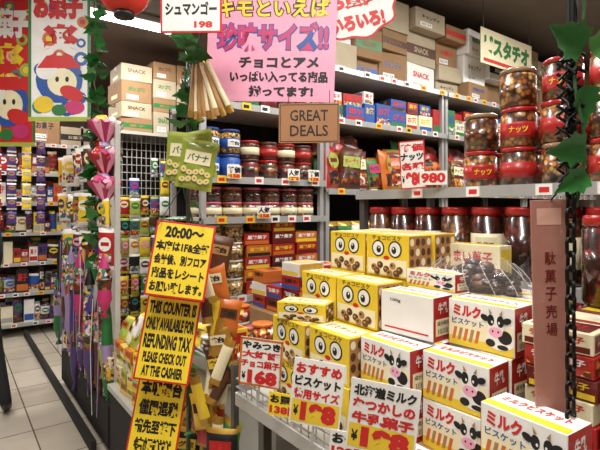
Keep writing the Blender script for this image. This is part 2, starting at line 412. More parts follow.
# clear bag of dark biscuits
o = MB(); BZ = CZ+3*H
CLR = mat('clear_wrap', '#f0eeea', .06, 0, .6, alpha=.06)
WRP = mat('wrap_crease', '#e6e4e0', .2, 0, .6, alpha=.5)
for i in range(90):
    a = random.random()*6.28; r = math.sqrt(random.random())
    o.ball((1.085+.048*r*math.sin(a), .7+.11*r*math.cos(a), BZ+.014+random.random()*.055*(1-r*r)), .021, CHOC if random.random() < .75 else BRN, 9, 6, (1, 1, .6))
vs = []; fs = []; n, k = 20, 8
for j in range(k+1):
    for i in range(n):
        a = 2*math.pi*i/n; f = j/k; rr_ = math.cos(f*math.pi/2)**.5 if f < 1 else .02
        cr = 1+.05*math.sin(7*a+3*f*5)
        vs.append((1.085+.077*rr_*cr*math.sin(a), .7+.15*rr_*cr*math.cos(a), BZ+.003+.092*f*(1+.06*math.sin(5*a))))
for j in range(k):
    for i in range(n): fs.append((j*n+i, j*n+(i+1) % n, (j+1)*n+(i+1) % n, (j+1)*n+i))
o.add(vs, fs, CLR, I4, True)
for q in range(14):   # creases in the film
    a = q*.45; o.tube([(1.085+.076*math.cos(f*1.4)**.5*math.sin(a+f*.3), .7+.148*math.cos(f*1.4)**.5*math.cos(a+f*.3), BZ+.004+.09*f) for f in (0, .2, .4, .6, .8)], .0009, WRP, 4)
for e in (-1, 1):
    for q in range(5):
        a0 = -.4+.2*q; p0 = Vector((1.085, .7+e*.135, BZ+.03))
        o.add([p0[:], (1.085+.05*math.sin(a0), .7+e*.19, BZ+.01+.012*(q % 2)), (1.085+.05*math.sin(a0+.22), .7+e*.188, BZ+.025)], [(0, 1, 2)], WRP)
o.finish('biscuit_bag')
o = MB()
carton(o, T((1.2, .8, CZ+3*H)) @ R(RZ), .2, .06, .105, CREAM, YEL, SRED, 'うまい菓子', PR1)
carton(o, T((1.235, 1.09, TZ+.37)) @ R(RZ), .17, .035, .12, YEL, CREAM, SRED, '徳用菓子', PR1)
o.finish('snack_carton')

# ------------------------------------------------------------ right shelf with nut jars
o = MB()
SX0, SX1, SY0, SY1 = 1.3, 1.75, .05, 1.36
for z in (.12, .7, 1.285, 1.56):
    o.box(SX0, SX1, SY0, SY1, z-.018, z, SHELFW, b=.002)
    o.box(SX0-.012, SX0, SY0, SY1, z-.03, z+.004, STEEL)
    y = SY0+.15
    while y < SY1-.15:
        o.box(SX0-.018, SX0-.0125, y, y+.045, z-.028, z+.002, WHITE); o.box(SX0-.019, SX0-.0182, y+.008, y+.035, z-.02, z-.006, SRED); y += ru(.14, .26)
for x in (SX0+.005, SX1-.03):
    for y in (SY0+.005, SY1-.03): o.box(x, x+.025, y, y+.025, 0, 2.35 if y < .5 else 1.57, DSTEEL)
o.finish('jar_shelf_unit')
o = MB()
LIDC = mat('lid_clear', '#96785c', .2, coat=.5)
cols = [(.86, 2), (.735, 3), (.61, 3), (.485, 3), (.36, 3), (.235, 3)]
for k, (yy, n) in enumerate(cols):
    for row in range(3):
        nn = n if row == 0 else max(1, n-1)
        for i in range(nn):
            c = NUTS if (k+i+row) % 3 != 1 else NUTD
            style = (k*2+i) % 3
            jar(o, T((1.36+row*.115, yy+ru(-.003, .003), 1.56+i*.116)) @ R(-62+ru(-15, 15)), .051, .115, c, [LIDR, LIDC, LIDR][style], [RED, None, RED][style], .13, ['ナッツ', None, None][style], RED, YEL)
o.finish('nut_jar_stack')
o = MB()
for k in range(9):
    for row in range(3):
        jar(o, T((1.355+row*.11, 1.28-k*.112, 1.285)) @ R(-60+ru(-20, 20)), .05, .215, CHDK if k % 3 else NUTD, LIDR, None if k % 2 else CREAM, .13, '駄菓子' if k % 2 == 0 else None, CREAM)
for k in range(3):
    jar(o, T((1.24, .455-k*.115, 1.27)) @ R(-50), .052, .21, CHDK, LIDR, None, .13, None)
o.finish('red_lid_candy_jars')
o = MB()
for k in range(8):
    for j in range(4):
        carton(o, T((1.32, 1.26-k*.15, .70+j*.12)) @ R(RZ), .14, .12, .11, rc(PAL), rc(PAL), WHITE, '菓子')
o.finish('candy_cartons_on_jar_shelf')

def price_card(name, loc, rz, w, h, top, num, numc=SRED, bg=WHITE, border=None, roll=0, tilt=0, stick=0):
    o = MB(); M = T(loc) @ R(rz) @ R(tilt, 'X') @ R(roll, 'Y')
    o.box(-w/2, w/2, 0, .002, -h/2, h/2, bg, M)
    if border:
        t = min(w, h)*.05
        for a in ((-w/2, -h/2, w/2, -h/2+t), (-w/2, h/2-t, w/2, h/2), (-w/2, -h/2, -w/2+t, h/2), (w/2-t, -h/2, w/2, h/2)): o.rect(*a, border, M)
    L = top if isinstance(top, list) else [top]
    hh = h*(.58 if num else .9)
    for i, (t, c) in enumerate(L):
        o.text(t, 0, h*.45-hh*(i+.5)/len(L), w*.9, hh/len(L)*.84, c, M, off=.05)
    if num:
        o.rect(-w*.47, -h*.47, w*.47, -h*.13, YEL if border is None else WHITE, M)
        o.text('¥', -w*.38, -h*.3, w*.1, h*.16, BLK, M, y=-.0012, off=.03); o.text(num, w*.06, -h*.3, w*.7, h*.3, numc, M, y=-.0012, off=.07)
    if stick: o.box(-.003, .003, .0022, .005, -h/2-stick, -h/2+.02, STEEL, M)
    return o.finish(name)
price_card('price_sign', (.70, 1.125, 1.062), -50, .125, .135, [('やみつき', BLK), ('大好評', SRED), ('チョコ菓子', SRED)], '168', roll=4, border=ORG, stick=.06)
price_card('price_sign', (.69, .86, 1.062), -50, .122, .155, [('おすすめ', SRED), ('ビスケット', BLK), ('徳用サイズ', SRED)], '198', roll=6, stick=.05)
price_card('price_sign', (.678, .64, 1.085), -52, .135, .14, [('北海道ミルク', BLK), ('なつかしの', SRED), ('牛乳菓子', SRED)], '198', roll=6, stick=.08)
price_card('price_sign', (.69, .99, .99), -50, .09, .06, [('お買得', BLK), ('138円', SRED)], None, bg=SIGNY, roll=5)
price_card('price_sign', (.69, .745, .985), -50, .09, .06, [('おやつ', BLK), ('128円', SRED)], None, roll=5)
price_card('price_sign', (1.27, 1.06, 1.645), -55, .085, .165, [('特価', SRED), ('ナッツ', BLK), ('各種', SRED)], '980', roll=-3, border=SRED)
price_card('price_sign', (1.265, .97, 1.595), -70, .09, .045, [('980', SRED)], None)

# ------------------------------------------------------------ back gondola row (faces -Y)
YG = 2.4
def shelf_unit(name, x0, x1, yf, dep, levels, top, back=DARK):
    o = MB()
    o.box(x0, x1, yf+dep-.02, yf+dep, 0, top, back)
    for z in levels:
        o.box(x0, x1, yf, yf+dep-.02, z-.022, z, SHELFW, b=.002); o.box(x0, x1, yf-.012, yf, z-.035, z+.004, STEEL)
        x = x0+.08
        while x < x1-.08:
            o.box(x, x+.06, yf-.016, yf-.0125, z-.034, z+.008, WHITE if random.random() < .75 else YEL); o.rect(x+.008, z-.024, x+.045, z-.004, rc([SRED, BLK, SRED]), y=yf-.0165); x += ru(.1, .25)
    for x in (x0, x1-.03):
        o.box(x, x+.03, yf+.02, yf+.05, 0, top, STEEL); o.box(x, x+.03, yf+dep-.05, yf+dep-.02, 0, top, STEEL)
    return o.finish(name)
shelf_unit('gondola_shelf', 1.12, 2.0, YG, .5, [.12, .6, .98, 1.44, 1.67, 2.1], 2.12)
shelf_unit('gondola_shelf', 2.02, 3.3, YG, .5, [.12, .6, 1.1, 1.62, 2.1, 2.45], 2.46)
shelf_unit('gondola_shelf', 3.32, 4.6, YG, .5, [.12, .6, 1.1, 1.62, 2.1, 2.45], 2.46)
shelf_unit('gondola_shelf', 4.62, 6.2, YG, .5, [.12, .6, 1.1, 1.62, 2.1, 2.45], 2.46)
o = MB()
x = 1.2; k = 0
while x < 1.95:
    for row in range(2):
        if x < 1.42:
            for q in range(2): jar(o, T((x, YG+.09+row*.15, 1.67+q*.145)), .062, .14, BLUE if (row+q) % 2 == 0 else CASH, LIDB, BLUE, .14, '飴', WHITE)
        else:
            jar(o, T((x, YG+.09+row*.15, 1.67)), .06, .12, NUTD if k % 2 else DRED, LIDR if k % 2 else BRN, PR4, .16)
            jar(o, T((x, YG+.09+row*.15, 1.792)), .06, .11, DRED if k % 2 else NUTD, BRN if k % 2 else LIDR, [CREAM, RED][k % 2], .16)
        jar(o, T((x+.01, YG+.09+row*.15, 1.44)), .065, .09, NUTS if k % 2 else CANDY, LIDP, CREAM, .2); jar(o, T((x+.01, YG+.09+row*.15, 1.532)), .065, .085, NUTD if k % 2 else CHDK, LIDP, None, .2)
    x += .135; k += 1
for j in range(4):
    for i in range(2): jar(o, T((1.2+i*.15, YG+.09, .98+j*.105)), .068, .104, CASH, LIDW, None, .16)
o.finish('candy_jar_row')
o = MB()
for i in range(3):
    for j in range(5+(i == 1)):
        carton(o, T((1.49+i*.185+ru(-.008, .008), YG+.02, .98+j*.073)) @ R(ru(-3, 3)), .172, .3, .07, [RED, DRED, ORG, RED][(i+j*2) % 4], [ORG, DRED, YEL, BLK][(i+j) % 4], YEL if j % 2 else WHITE, '黒糖菓子')
for i in range(5):
    for j in range(4):
        carton(o, T((1.22+i*.17, YG+.02, .6+j*.085)), .16, .3, .08, rc(PAL), rc(PAL), WHITE, 'お菓子')
        carton(o, T((1.22+i*.17, YG+.02, .12+j*.1)), .16, .3, .095, rc(PAL), rc(PAL), WHITE, 'お菓子')
o.finish('red_candy_carton_stack')
o = MB()
for i in range(6):
    o.bag(T((1.2+i*.14, YG+.1, 2.1)), .13, .2, .06, rc([DRED, BRN, GRN]), rc(PAL), GOLD)
o.finish('snack_bags_top')
for x in (1.3, 1.5, 1.72, 1.88):
    price_card('shelf_price_card', (x, YG-.03, 1.7 if x != 1.5 else 1.47), 0, .09, .075, [(rc(['特価', '新商品', '人気']), BLK)], rc(['298', '398', '158']), bg=rc([WHITE, WHITE, SIGNY]))

o = MB()
DK = [DRED, PURP, BRN, GRN, RED, BLK, DRED, BRN, GRN, ORG]
x = 2.1
while x < 6.1:
    for row in range(3):
        a = rc(DK); hb = ru(.24, .36)
        o.bag(T((x+ru(-.03, .03), YG+.05+row*.12, 1.62)) @ R(ru(-25, 25)) @ R(-8, 'X') @ R(ru(-8, 8), 'Y'), .18, hb, .09, a, rc([YEL, RED, CREAM, LIME, ORG, HOT]), rc([GOLD, a, a]), pr=rc([PR4, PR1, PR4]), txt=rc([None, 'チップス', 'あられ']), ink=rc([BLK, DRED, RED]))
    if random.random() < .7: o.bag(T((x, YG+.12, 1.86)) @ R(ru(-24, 24)) @ R(-20, 'X') @ R(ru(-20, 20), 'Y'), .2, .17, .08, rc([DRED, GRN, RED, PURP]), PR4, GOLD)
    for zz in (1.1, .6, .12):
        o.bag(T((x, YG+.08, zz)), .16, .3, .09, rc(PAL), rc(PAL), GOLD)
    x += .13
o.finish('snack_bag_rows')
o = MB()
x = 2.08
while x < 6.1:
    w = ru(.1, .2); h = ru(.1, .25)
    carton(o, T((x+w/2, YG+ru(.02, .06), 2.1)) @ R(ru(-4, 4)), w, .3, h, rc([WHITE, CREAM, BLUE, RED, WHITE, GRN, BRN, BLK]), rc([PR2, RED, PR3, BLUE, GRN]), rc([BLUE, SRED, YEL]), rc(['お茶', '飴玉', '菓子', 'グミ']))
    if h < .16: carton(o, T((x+w/2, YG+.05, 2.1+h)) @ R(ru(-4, 4)), w*.9, .25, .09, rc([WHITE, BLUE, RED, GRN]), rc(PRS), rc([YEL, SRED]), '菓子')
    x += w+.01
o.finish('gift_carton_row')
o = MB()
rr = random.Random(3)
x = 2.06
while x < 6.0:
    w = rr.uniform(.24, .4); z = 2.45
    while z < 2.95:
        h = rr.uniform(.12, .26); yo = rr.uniform(0, .12)
        ship_box(o, T((x+w/2, YG+yo, z)) @ R(rr.uniform(-5, 5)), w-.015, .36, h, rr.choice([CARD, CARD, CARD, CARD2, WHITE, CARD2]), rr.choice(['お菓子', 'SNACK', '取扱注意', 'キャンディ', None]), rr.choice([BLK, BLUE, SRED, GRN, BRN]))
        z += h+.002
    x += w
o.finish('shipping_box_stack')
o = MB(); M = T((4.0, 2.26, 2.87))
o.box(-.42, .42, 0, .004, -.15, .15, CREAM, M); o.text('ピスタチオ', 0, .02, .74, .17, GRN, M, -.001, .06); o.rect(-.38, -.13, .38, -.1, SRED, M)
for e in (-.38, .38): o.tube([(4+e, 2.262, 3.02), (4+e, 2.262, ZC)], .003, DSTEEL)
o.finish('pistachio_sign')

# ------------------------------------------------------------ middle low display
o = MB()
o.box(.9, 1.65, 1.36, 2.1, .80, .83, SHELFW, b=.002); o.box(.93, 1.62, 1.39, 2.07, .0, .8, SHELFW)
o.box(.888, .9, 1.36, 2.1, .79, .85, STEEL); o.box(.89, 1.65, 1.348, 1.36, .79, .85, STEEL)
o.box(1.2, 1.65, 1.4, 2.1, .83, 1.0, CARD)
o.finish('low_display_counter')
o = MB()
k = 0
for xi in range(3):
    for yi in range(6):
        X = .97+xi*.1; Y = 1.43+yi*.115; k += 1
        if X > 1.15: continue
        if k % 4 == 0:
            carton(o, T((X-.04, Y, .83)) @ R(RZ), .1, .08, .16, YEL, RED, SRED, 'ガム')
        else:
            for q in range(1+k % 3): jar(o, T((X, Y, .83+q*.075)), .042, .073, [CANDY, CASH, PR1][k % 3], [LIDW, ORG, LIDP][(k+q) % 3], None, .2)
for yi in range(5):
    for j in range(1+yi % 3+1): carton(o, T((1.24, 1.47+yi*.135, 1.0+j*.062)) @ R(RZ+ru(-5, 5)), .125, .15, .06, [RED, WHITE, ORG, DRED][(yi+j) % 4], [ORG, BLUE, YEL][(yi+j) % 3], WHITE if j % 2 else BLK, '飴菓子')
    for j in range(2+yi % 2): carton(o, T((1.44, 1.47+yi*.135, 1.0+j*.072)) @ R(RZ+ru(-5, 5)), .125, .15, .07, [YEL, RED, CREAM][(yi+j) % 3], [RED, ORG, SRED][(yi+j) % 3], BLK, '飴菓子')
o.finish('small_candy_tubs')

# ------------------------------------------------------------ yellow piles along aisle
o = MB()
o.box(.76, 1.2, 2.12, 2.9, .05, .42, DARK); o.box(.75, 1.21, 2.1, 2.92, .42, .45, SHELFW)
o.finish('low_aisle_plinth')
o = MB()
for i in range(7):
    for r in range(2):
        for j in range(6-(i % 2)-(i > 5)):
            c = [YEL, CREAM, YEL, ORG, LIME, WHITE][(i*3+j+r) % 6]
            if j < 4: carton(o, T((.78+r*.16+ru(-.01, .01), 2.17+i*.105, .45+j*.07)) @ R(RZ+ru(-9, 9)), .095, .14, .066, c, YEL if c != YEL else CREAM, SRED if j % 2 else GRN, '黄菓子', rc([None, PR1]))
            else: o.bag(T((.8+r*.16, 2.17+i*.105, .45+4*.07+(j-4)*.06)) @ R(RZ+ru(-20, 20)) @ R(-25, 'X'), .1, .14, .04, c, rc([RED, WHITE, ORG]), YEL, txt='あめ')
o.finish('yellow_snack_pile')
o = MB()
for i in range(34):
    o.bag(T((.735+ru(-.02, .02), 1.4+i*.0205, .15+ru(0, .62))) @ R(-70+ru(-35, 35)) @ R(-8, 'X') @ R(ru(-12, 12), 'Y'), .11, .15, .03, rc([YEL, RED, BRN, LIME, DRED, GRN, BLK, DRED]), rc([WHITE, RED, CREAM, YEL]), GOLD, txt=rc(['あめ', 'グミ', 'お菓子']), ink=rc([BLK, SRED]))
for y in (1.4, 2.1): o.box(.76, .78, y-.01, y+.01, 0, .97, DSTEEL)
for z in (.45, .65, .95): o.tube([(.77, 1.4, z), (.77, 2.1, z)], .005, DSTEEL)
o.finish('hanging_snack_rack')

# ------------------------------------------------------------ vines
def vine(name, x, y, z0, z1, nleaf, size, rz=-36, wob=.015, pole=True, zf=None):
    o = MB(); P = []
    n = 60
    for i in range(n+1):
        z = z0+(z1-z0)*i/n; P.append((x+wob*math.sin(i*.9), y+wob*math.cos(i*.7), z))
    o.tube(P, .004, VINE)
    if pole: o.lathe([(.008, 0), (.008, z1)], DSTEEL, T((x, y, 0)), 10)
    for i in range(nleaf):
        z = z0+(z1-z0)*random.random()
        if zf and zf[0] < z < zf[1] and random.random() < .7: continue
        a = ru(0, 6.28)
        o.leaf((x+wob*math.sin(a), y+wob*math.cos(a)-.01, z), rz+ru(-60, 60), ru(15, 80), size*ru(.6, 1.2), rc([LEAF, LEAF, LEAF2]), ru(-150, 150))
    return o.finish(name)
VX, VY = .69, 1.6
vine('artificial_vine', VX, VY, .3, ZC, 150, .075, zf=(1.52, 1.72))
vine('artificial_vine', .755, 3.2, 1.1, ZC, 130, .1, pole=False)
o = MB()
CP = -37
SPX, SPY = .628, 1.40
for i in range(11):
    a = -4+i*3.2
    o.bag(T((SPX+.003*(i % 6), SPY-.003*i, 1.985-.006*(i % 3))) @ R(CP+ru(-20, 20)) @ R(180-a+ru(-2, 2), 'Y'), .018, .2, .014, [TAN, CREAM, TAN][i % 3], BRN, [GOLD, TAN][i % 2], 4, 8, label=False)
o.tube([(SPX+.01, SPY-.01, 1.98), (SPX+.01, SPY-.01, ZC)], .0015, BLK)
for q in range(6): o.leaf((SPX+.01*ru(-1, 1), SPY-.03, 1.985), CP+ru(-40, 40), ru(10, 50), .06, rc([LEAF, LEAF2]), ru(-140, 140))
o.finish('hanging_stick_packs')
o = MB()
BANA = mat('banana_chip', '#dccb88', .5)
def banana_pack(M, w, h):
    o.bag(M, w, h, .03, mat('pack_green', '#8f9c3a', .3, coat=.4), CREAM, LIME, 10, 12, txt='バナナ', ink=GRN)
    for k in range(10):
        o.ell(-w*.32+(k % 5)*w*.16, h*.17+.026*(k//5)+.004*(k % 3), w*.09, h*.055, BANA, M, -.0175-.0003*k, 10, k)
        o.ell(-w*.32+(k % 5)*w*.16, h*.17+.026*(k//5)+.004*(k % 3), w*.03, h*.02, TAN, M, -.0178-.0003*k, 8, k)
for dx, dy, z, a, rl in [(-.045, -.09, 1.585, 0, 5), (.035, -.075, 1.595, -12, -8), (-.012, -.11, 1.56, 10, 10)]:
    banana_pack(T((VX-.02+.8*dx, VY+dy-.6*dx*.7, z)) @ R(CP+a) @ R(rl, 'Y'), .125, .17)
for i, (dx, dz, a, c, l) in enumerate([(.075, 1.27, 12, BRN, TAN), (.085, 1.17, -10, ORG, CREAM), (.10, 1.05, 10, ORG, BRN), (.09, .96, -8, GOLD, CREAM), (.07, .8, 8, CREAM, GOLD), (.04, .72, -10, YEL, BRN), (.1, .62, 10, LIME, RED), (.09, .88, -14, BRN, YEL)]):
    o.bag(T((VX+.8*dx, VY-.6*dx-.05-.008*(i % 4), dz)) @ R(CP+a) @ R(a, 'Y'), .085, .13, .03, c, l, c, txt='飴', ink=BLK)
o.finish('hanging_snack_packs')
o = MB()
for i in range(12):
    o.bag(T((VX+.02+.008*(i % 5), VY-.1-.01*(i % 4), .4+i*.07)) @ R(CP+ru(-20, 30)) @ R(30-9*(i % 6), 'Y'), .04, .17, .022, [GOLD, YEL, BRN, CREAM][i % 4], TAN, GOLD, 5, 7, label=False)
o.finish('hanging_sweet_packs')

# yellow notice boards (three cards chained)
o = MB()
def notice(cx, cy, cz, w, h, roll, lines, tilt=0):
    M = T((cx, cy, cz)) @ R(-37) @ R(tilt, 'X') @ R(roll, 'Y')
    o.box(-w/2, w/2, 0, .003, -h/2, h/2, SRED, M, .0008)
    t = .006; o.rect(-w/2+t, -h/2+t, w/2-t, h/2-t, SIGNY, M)
    tot = sum(l[1] for l in lines); z = h/2-t-.004; H_ = h-2*t-.008
    for tx, wt, wf in lines:
        hh = H_*wt/tot; o.text(tx, 0, z-hh/2, (w-2*t)*wf, hh*.8, BLK, M, -.001, .05); z -= hh
notice(.574, 1.392, 1.335, .188, .235, 7, [('20:00〜', 1.1, .7), ('本店は1F&全部', 1, .95), ('会計後、別フロア', 1, .93), ('商品をレシート', 1, .93), ('お願い致します。', 1, .93)], -12)
notice(.562, 1.465, 1.075, .178, .265, 7, [('THIS COUNTER IS', 1, .93), ('ONLY AVAILABLE FOR', 1, .95), ('REFUNDING TAX', 1.1, .93), ('PLEASE CHECK OUT', .8, .85), ('AT THE CASHIER', .8, .8)], -12)
notice(.556, 1.545, .80, .168, .26, 7, [('本収銀台', 1.1, .9), ('僅限退税', 1.1, .85), ('請先至樓下', 1, .9), ('結帳謝謝', 1, .8)], -12)
for x0 in (-.07, .07): o.tube([(.574+x0*.8, 1.387-x0*.6, 1.445), (VX, VY-.01, 1.62)], .0015, BLK, 5)
o.finish('tax_counter_notice')

# ------------------------------------------------------------ hanging signs
def hang_strings(o, M, w, z0, ztop):
    for e in (-1, 1):
        p = M @ Vector((e*w*.4, .002, z0)); o.tube([p[:], (p[0], p[1], ztop)], .0015, BLK, 5)
o = MB(); M = T((.892, 1.366, 2.065)) @ R(-42) @ R(2, 'Y')
w, h = .45, .40
o.box(-w/2, w/2, 0, .004, -h/2, h/2, PINK, M, .001)
o.text('キモといえば', 0.005, h*.31, w*.88, h*.17, BLK, M, -.001, .09); o.text('キモといえば', 0.005, h*.31, w*.865, h*.16, SIGNY, M, -.0016, .03)
o.text('珍味サイズ!!', .005, h*.06, w*.88, h*.27, BLUE, M, -.001, .09); o.text('珍味サイズ!!', .005, h*.06, w*.86, h*.25, HOT, M, -.0016, .04)
o.text('チョコとアメ', .03, -h*.16, w*.62, h*.1, BLK, M, -.001, .05); o.text('いっぱい入ってる商品', .03, -h*.285, w*.76, h*.1, BLK, M, -.001, .05); o.text('揃ってます!', .04, -h*.41, w*.5, h*.095, BLK, M, -.001, .05)
hang_strings(o, M, w, h/2, ZC); o.finish('pink_hanging_sign')
o = MB(); M = T((.985, 1.27, 1.787)) @ R(-40)
o.box(-.104, .104, 0, .004, -.068, .068, SIGNB, M, .001)
for a in ((-.1, -.064, .1, -.0615), (-.1, .0615, .1, .064), (-.1, -.064, -.0975, .064), (.0975, -.064, .1, .064)): o.rect(*a, BLK, M)
o.text('GREAT', 0, .026, .13, .038, BLK, M); o.text('DEALS', 0, -.026, .13, .038, BLK, M)
for e in (-1, 1):
    p = M @ Vector((e*.07, .002, .066)); o.tube([p[:], (p[0], p[1], 1.9)], .001, BLK, 5)
o.finish('great_deals_sign')
o = MB(); M = T((.556, 1.27, 2.1)) @ R(-38)
w, h = .178, .2; o.box(-w/2, w/2, 0, .003, -h/2, h/2, SRED, M, .001); o.rect(-w/2+.006, -h/2+.006, w/2-.006, h/2-.006, WHITE, M)
o.text('フレッ', 0, h*.2, w*.5, h*.18, BLK, M, -.001, .03); o.text('シュマンゴー', 0, -h*.15, w*.84, h*.2, BLK, M, -.001, .05); o.text('198', w*.2, -h*.38, w*.3, h*.1, SRED, M, -.001, .05)
hang_strings(o, M, w, h/2, ZC); o.finish('mango_price_card')
o = MB(); M = T((1.135, 1.2, 2.19)) @ R(-38) @ R(-12, 'Y')
pts = []; pts2 = []
for i in range(48):
    a = 2*math.pi*i/48; k = 1+.06*math.sin(a*8)
    pts.append((.145*k*math.cos(a), .105*k*math.sin(a))); pts2.append((.137*k*math.cos(a), .097*k*math.sin(a)))
o.poly(pts, SRED, M, 0); o.poly(pts[::-1], WHITE, M, .003); o.poly(pts2, WHITE, M, -.001)
o.text('お買得', 0, .035, .17, .06, SRED, M, -.002, .08); o.text('いろいろ!', 0, -.045, .19, .055, SRED, M, -.002, .08)
hang_strings(o, M, .2, .04, ZC); o.finish('cloud_shaped_sign')

# ------------------------------------------------------------ right foreground: chain, vine, plank tag
o = MB(); CX, CY = .85, .367
z = 1.53; i = 0
while z > .45:
    M = T((CX, CY, z)) @ R(-37+(90 if i % 2 else 20)); P = []
    for k in range(17):
        a = 2*math.pi*k/16; P.append((.009*math.cos(a), 0, .0075*math.sin(a)+(.008 if math.sin(a) > 0 else -.008)))
    o.tube(P, .0032, CHAINM, 7, M); z -= .0245; i += 1
o.tube([(CX, CY, 1.54), (CX+.004, CY, 1.9), (CX-.003, CY, 2.4), (CX, CY, ZC)], .009, CHAINM, 8)
for q in range(40): o.tube([(CX+.022*math.cos(q*1.3), CY+.022*math.sin(q*1.3), 1.53+q*.006), (CX-.01, CY, 1.545+q*.006), (CX+.024*math.cos(q*2.1), CY+.02*math.sin(q*2.1), 1.56+q*.006)], .003, CHAINM, 5)
o.finish('iron_chain')
o = MB()
for (dx, z, rz, tilt, s, roll) in [(-.012, 1.765, -30, 15, .085, -70), (-.0, 1.76, -40, 15, .06, 60), (-.01, 1.70, -20, 25, .07, 165), (-.01, 1.60, -35, 20, .075, -95), (-.005, 1.555, -50, 15, .06, -120), (.03, 1.7, -20, 40, .05, 40), (.03, 1.85, -30, 20, .055, 60), (.0, 1.93, -40, 30, .05, 160), (.02, 1.57, -30, 35, .045, 120)]:
    o.leaf((CX+.8*dx, CY-.6*dx-.03, z), rz, tilt, s, LEAF if dx < 0 else LEAF2, roll)
for zz in range(8): o.leaf((CX, CY-.015, 2.1+zz*.13), -37+30*(zz % 3-1), 30, .06, LEAF, 60*(-1)**zz)
o.tube([(CX+.014*math.sin(k), CY-.014+.006*math.cos(k), 1.5+k*.04) for k in range(43)], .003, VINE)
o.finish('vine_on_chain')
o = MB(); M = T((.868, .408, 1.318)) @ R(-37) @ R(-1.5, 'Y')
PLK = mat('translucent_tag', '#a67264', .3, coat=.4, alpha=.88)
o.box(-.032, .032, 0, .004, -.195, .195, PLK, M, .001); o.rect(-.022, .15, .022, .18, mat('tag_pale', '#c89a88', .4), M)
for q, ch in enumerate('駄菓子売場'): o.text(ch, 0, .09-q*.032, .02, .024, DRED, M)
o.tube([(.868, .408, 1.513), (.85, .37, 1.55)], .0015, CHAINM)
o.finish('long_shelf_tag')

# ------------------------------------------------------------ left / far area
shelf_unit('far_product_shelf', -.3, 1.34, 6.3, .45, [.15, .5, .85, 1.2, 1.55, 1.9, 2.25], 2.5, DSTEEL)
o = MB()
for z in (.15, .5, .85, 1.2, 1.55, 1.9):
    for row in (0, 1):
        x = -.2
        while x < 1.28:
            w = ru(.05, .13)
            if random.random() < .5: carton(o, T((x+w/2, 6.33+row*.18+ru(0, .04), z)) @ R(ru(-6, 6)), w, .12, ru(.1, .28), rc(FAR), rc(FAR+[PR1, PR4]), rc([WHITE, SRED, BLK]), '菓子')
            else: o.bag(T((x+w/2, 6.38+row*.18, z)) @ R(ru(-15, 15)) @ R(ru(-6, 6), 'Y'), w*1.15, ru(.18, .29), .05, rc(FAR), rc(FAR), rc(FAR), 6, 8, pr=rc([None, PR4, PR1]))
            x += w+.005
x = -.2
while x < 1.2:
    w = ru(.25, .4); ship_box(o, T((x+w/2, 6.32, 2.25)), w-.01, .35, ru(.2, .4), rc([CARD, CARD2]), 'お菓子'); x += w
o.finish('far_product_rows')
o = MB()
o.tube([(-.1, 5.75, 2.25), (.85, 5.75, 2.25)], .01, STEEL)
for x in (-.1, .85): o.tube([(x, 5.75, 2.25), (x, 5.75, ZC)], .004, STEEL)
for i in range(7):
    x = -.02+i*.135; z = 2.22; a = rc(FAR); b_ = rc(FAR); zl = 1.25+.12*(i % 3)
    o.tube([(x, 5.75, 2.25), (x, 5.75, zl)], .0015, WHITE, 4)
    while z > zl+.1:
        z -= .15; o.bag(T((x, 5.74, z)) @ R(ru(-25, 25)), .09, .13, .025, a, b_, rc([WHITE, a]), 6, 8)
o.finish('hanging_packet_strings')
o = MB()
for x in [1.38+.05*i for i in range(33)]: o.tube([(x, 5.0, .1), (x, 5.0, 2.25)], .004, SHELFW, 5)
for z in [.1+.08*i for i in range(27)]: o.tube([(1.36, 5.0, z), (3.0, 5.0, z)], .004, SHELFW, 5)
o.box(1.36, 1.40, 4.98, 5.5, 0, 2.27, SHELFW); o.box(2.96, 3.0, 4.98, 5.5, 0, 2.27, SHELFW); o.box(1.36, 3.0, 4.9, 5.5, 2.25, 2.28, SHELFW)
o.box(1.36, 3.0, 5.44, 5.46, 0, 2.25, mat('rack_back', '#3a342e', .8))
o.finish('wire_display_rack')
o = MB()
for z in [.2+.2*k for k in range(9)]:
    x = 1.43
    while x < 2.9:
        if z < 1.5 or random.random() < .45:
            o.bag(T((x, 4.93+ru(-.03, .02), z+ru(-.02, .02))) @ R(ru(-12, 12)), ru(.07, .12), .2, .03, rc(FAR+[LIME, YEL]), rc(PAL), rc([WHITE, YEL, LIME]), 6, 8, pr=rc([None, PR1, PR2]))
        x += .105
o.finish('carded_snacks')
o = MB(); x = 1.4
while x < 2.9:
    w = rr.uniform(.22, .36); z = 2.28
    while z < 2.9:
        h = rr.uniform(.14, .26); ship_box(o, T((x+w/2, 4.95, z)) @ R(rr.uniform(-6, 6)), w-.015, .4, h, rr.choice([CARD, CARD2, CARD, CARD2]), rr.choice(['SNACK', 'お茶', '菓子']), rr.choice([GRN, BRN, GRN])); z += h+.002
    x += w
o.finish('shipping_box_stack')
o = MB()
for y in (2.95, 4.4): o.box(.80, .83, y-.015, y+.015, 0, 2.0, SHELFW)
for z in (1.25, 1.62, 1.95): o.tube([(.815, 2.95, z), (.815, 4.4, z)], .008, STEEL)
o.box(.76, 1.15, 2.95, 4.4, .05, .3, DARK)
o.finish('aisle_hanging_rack')
o = MB()
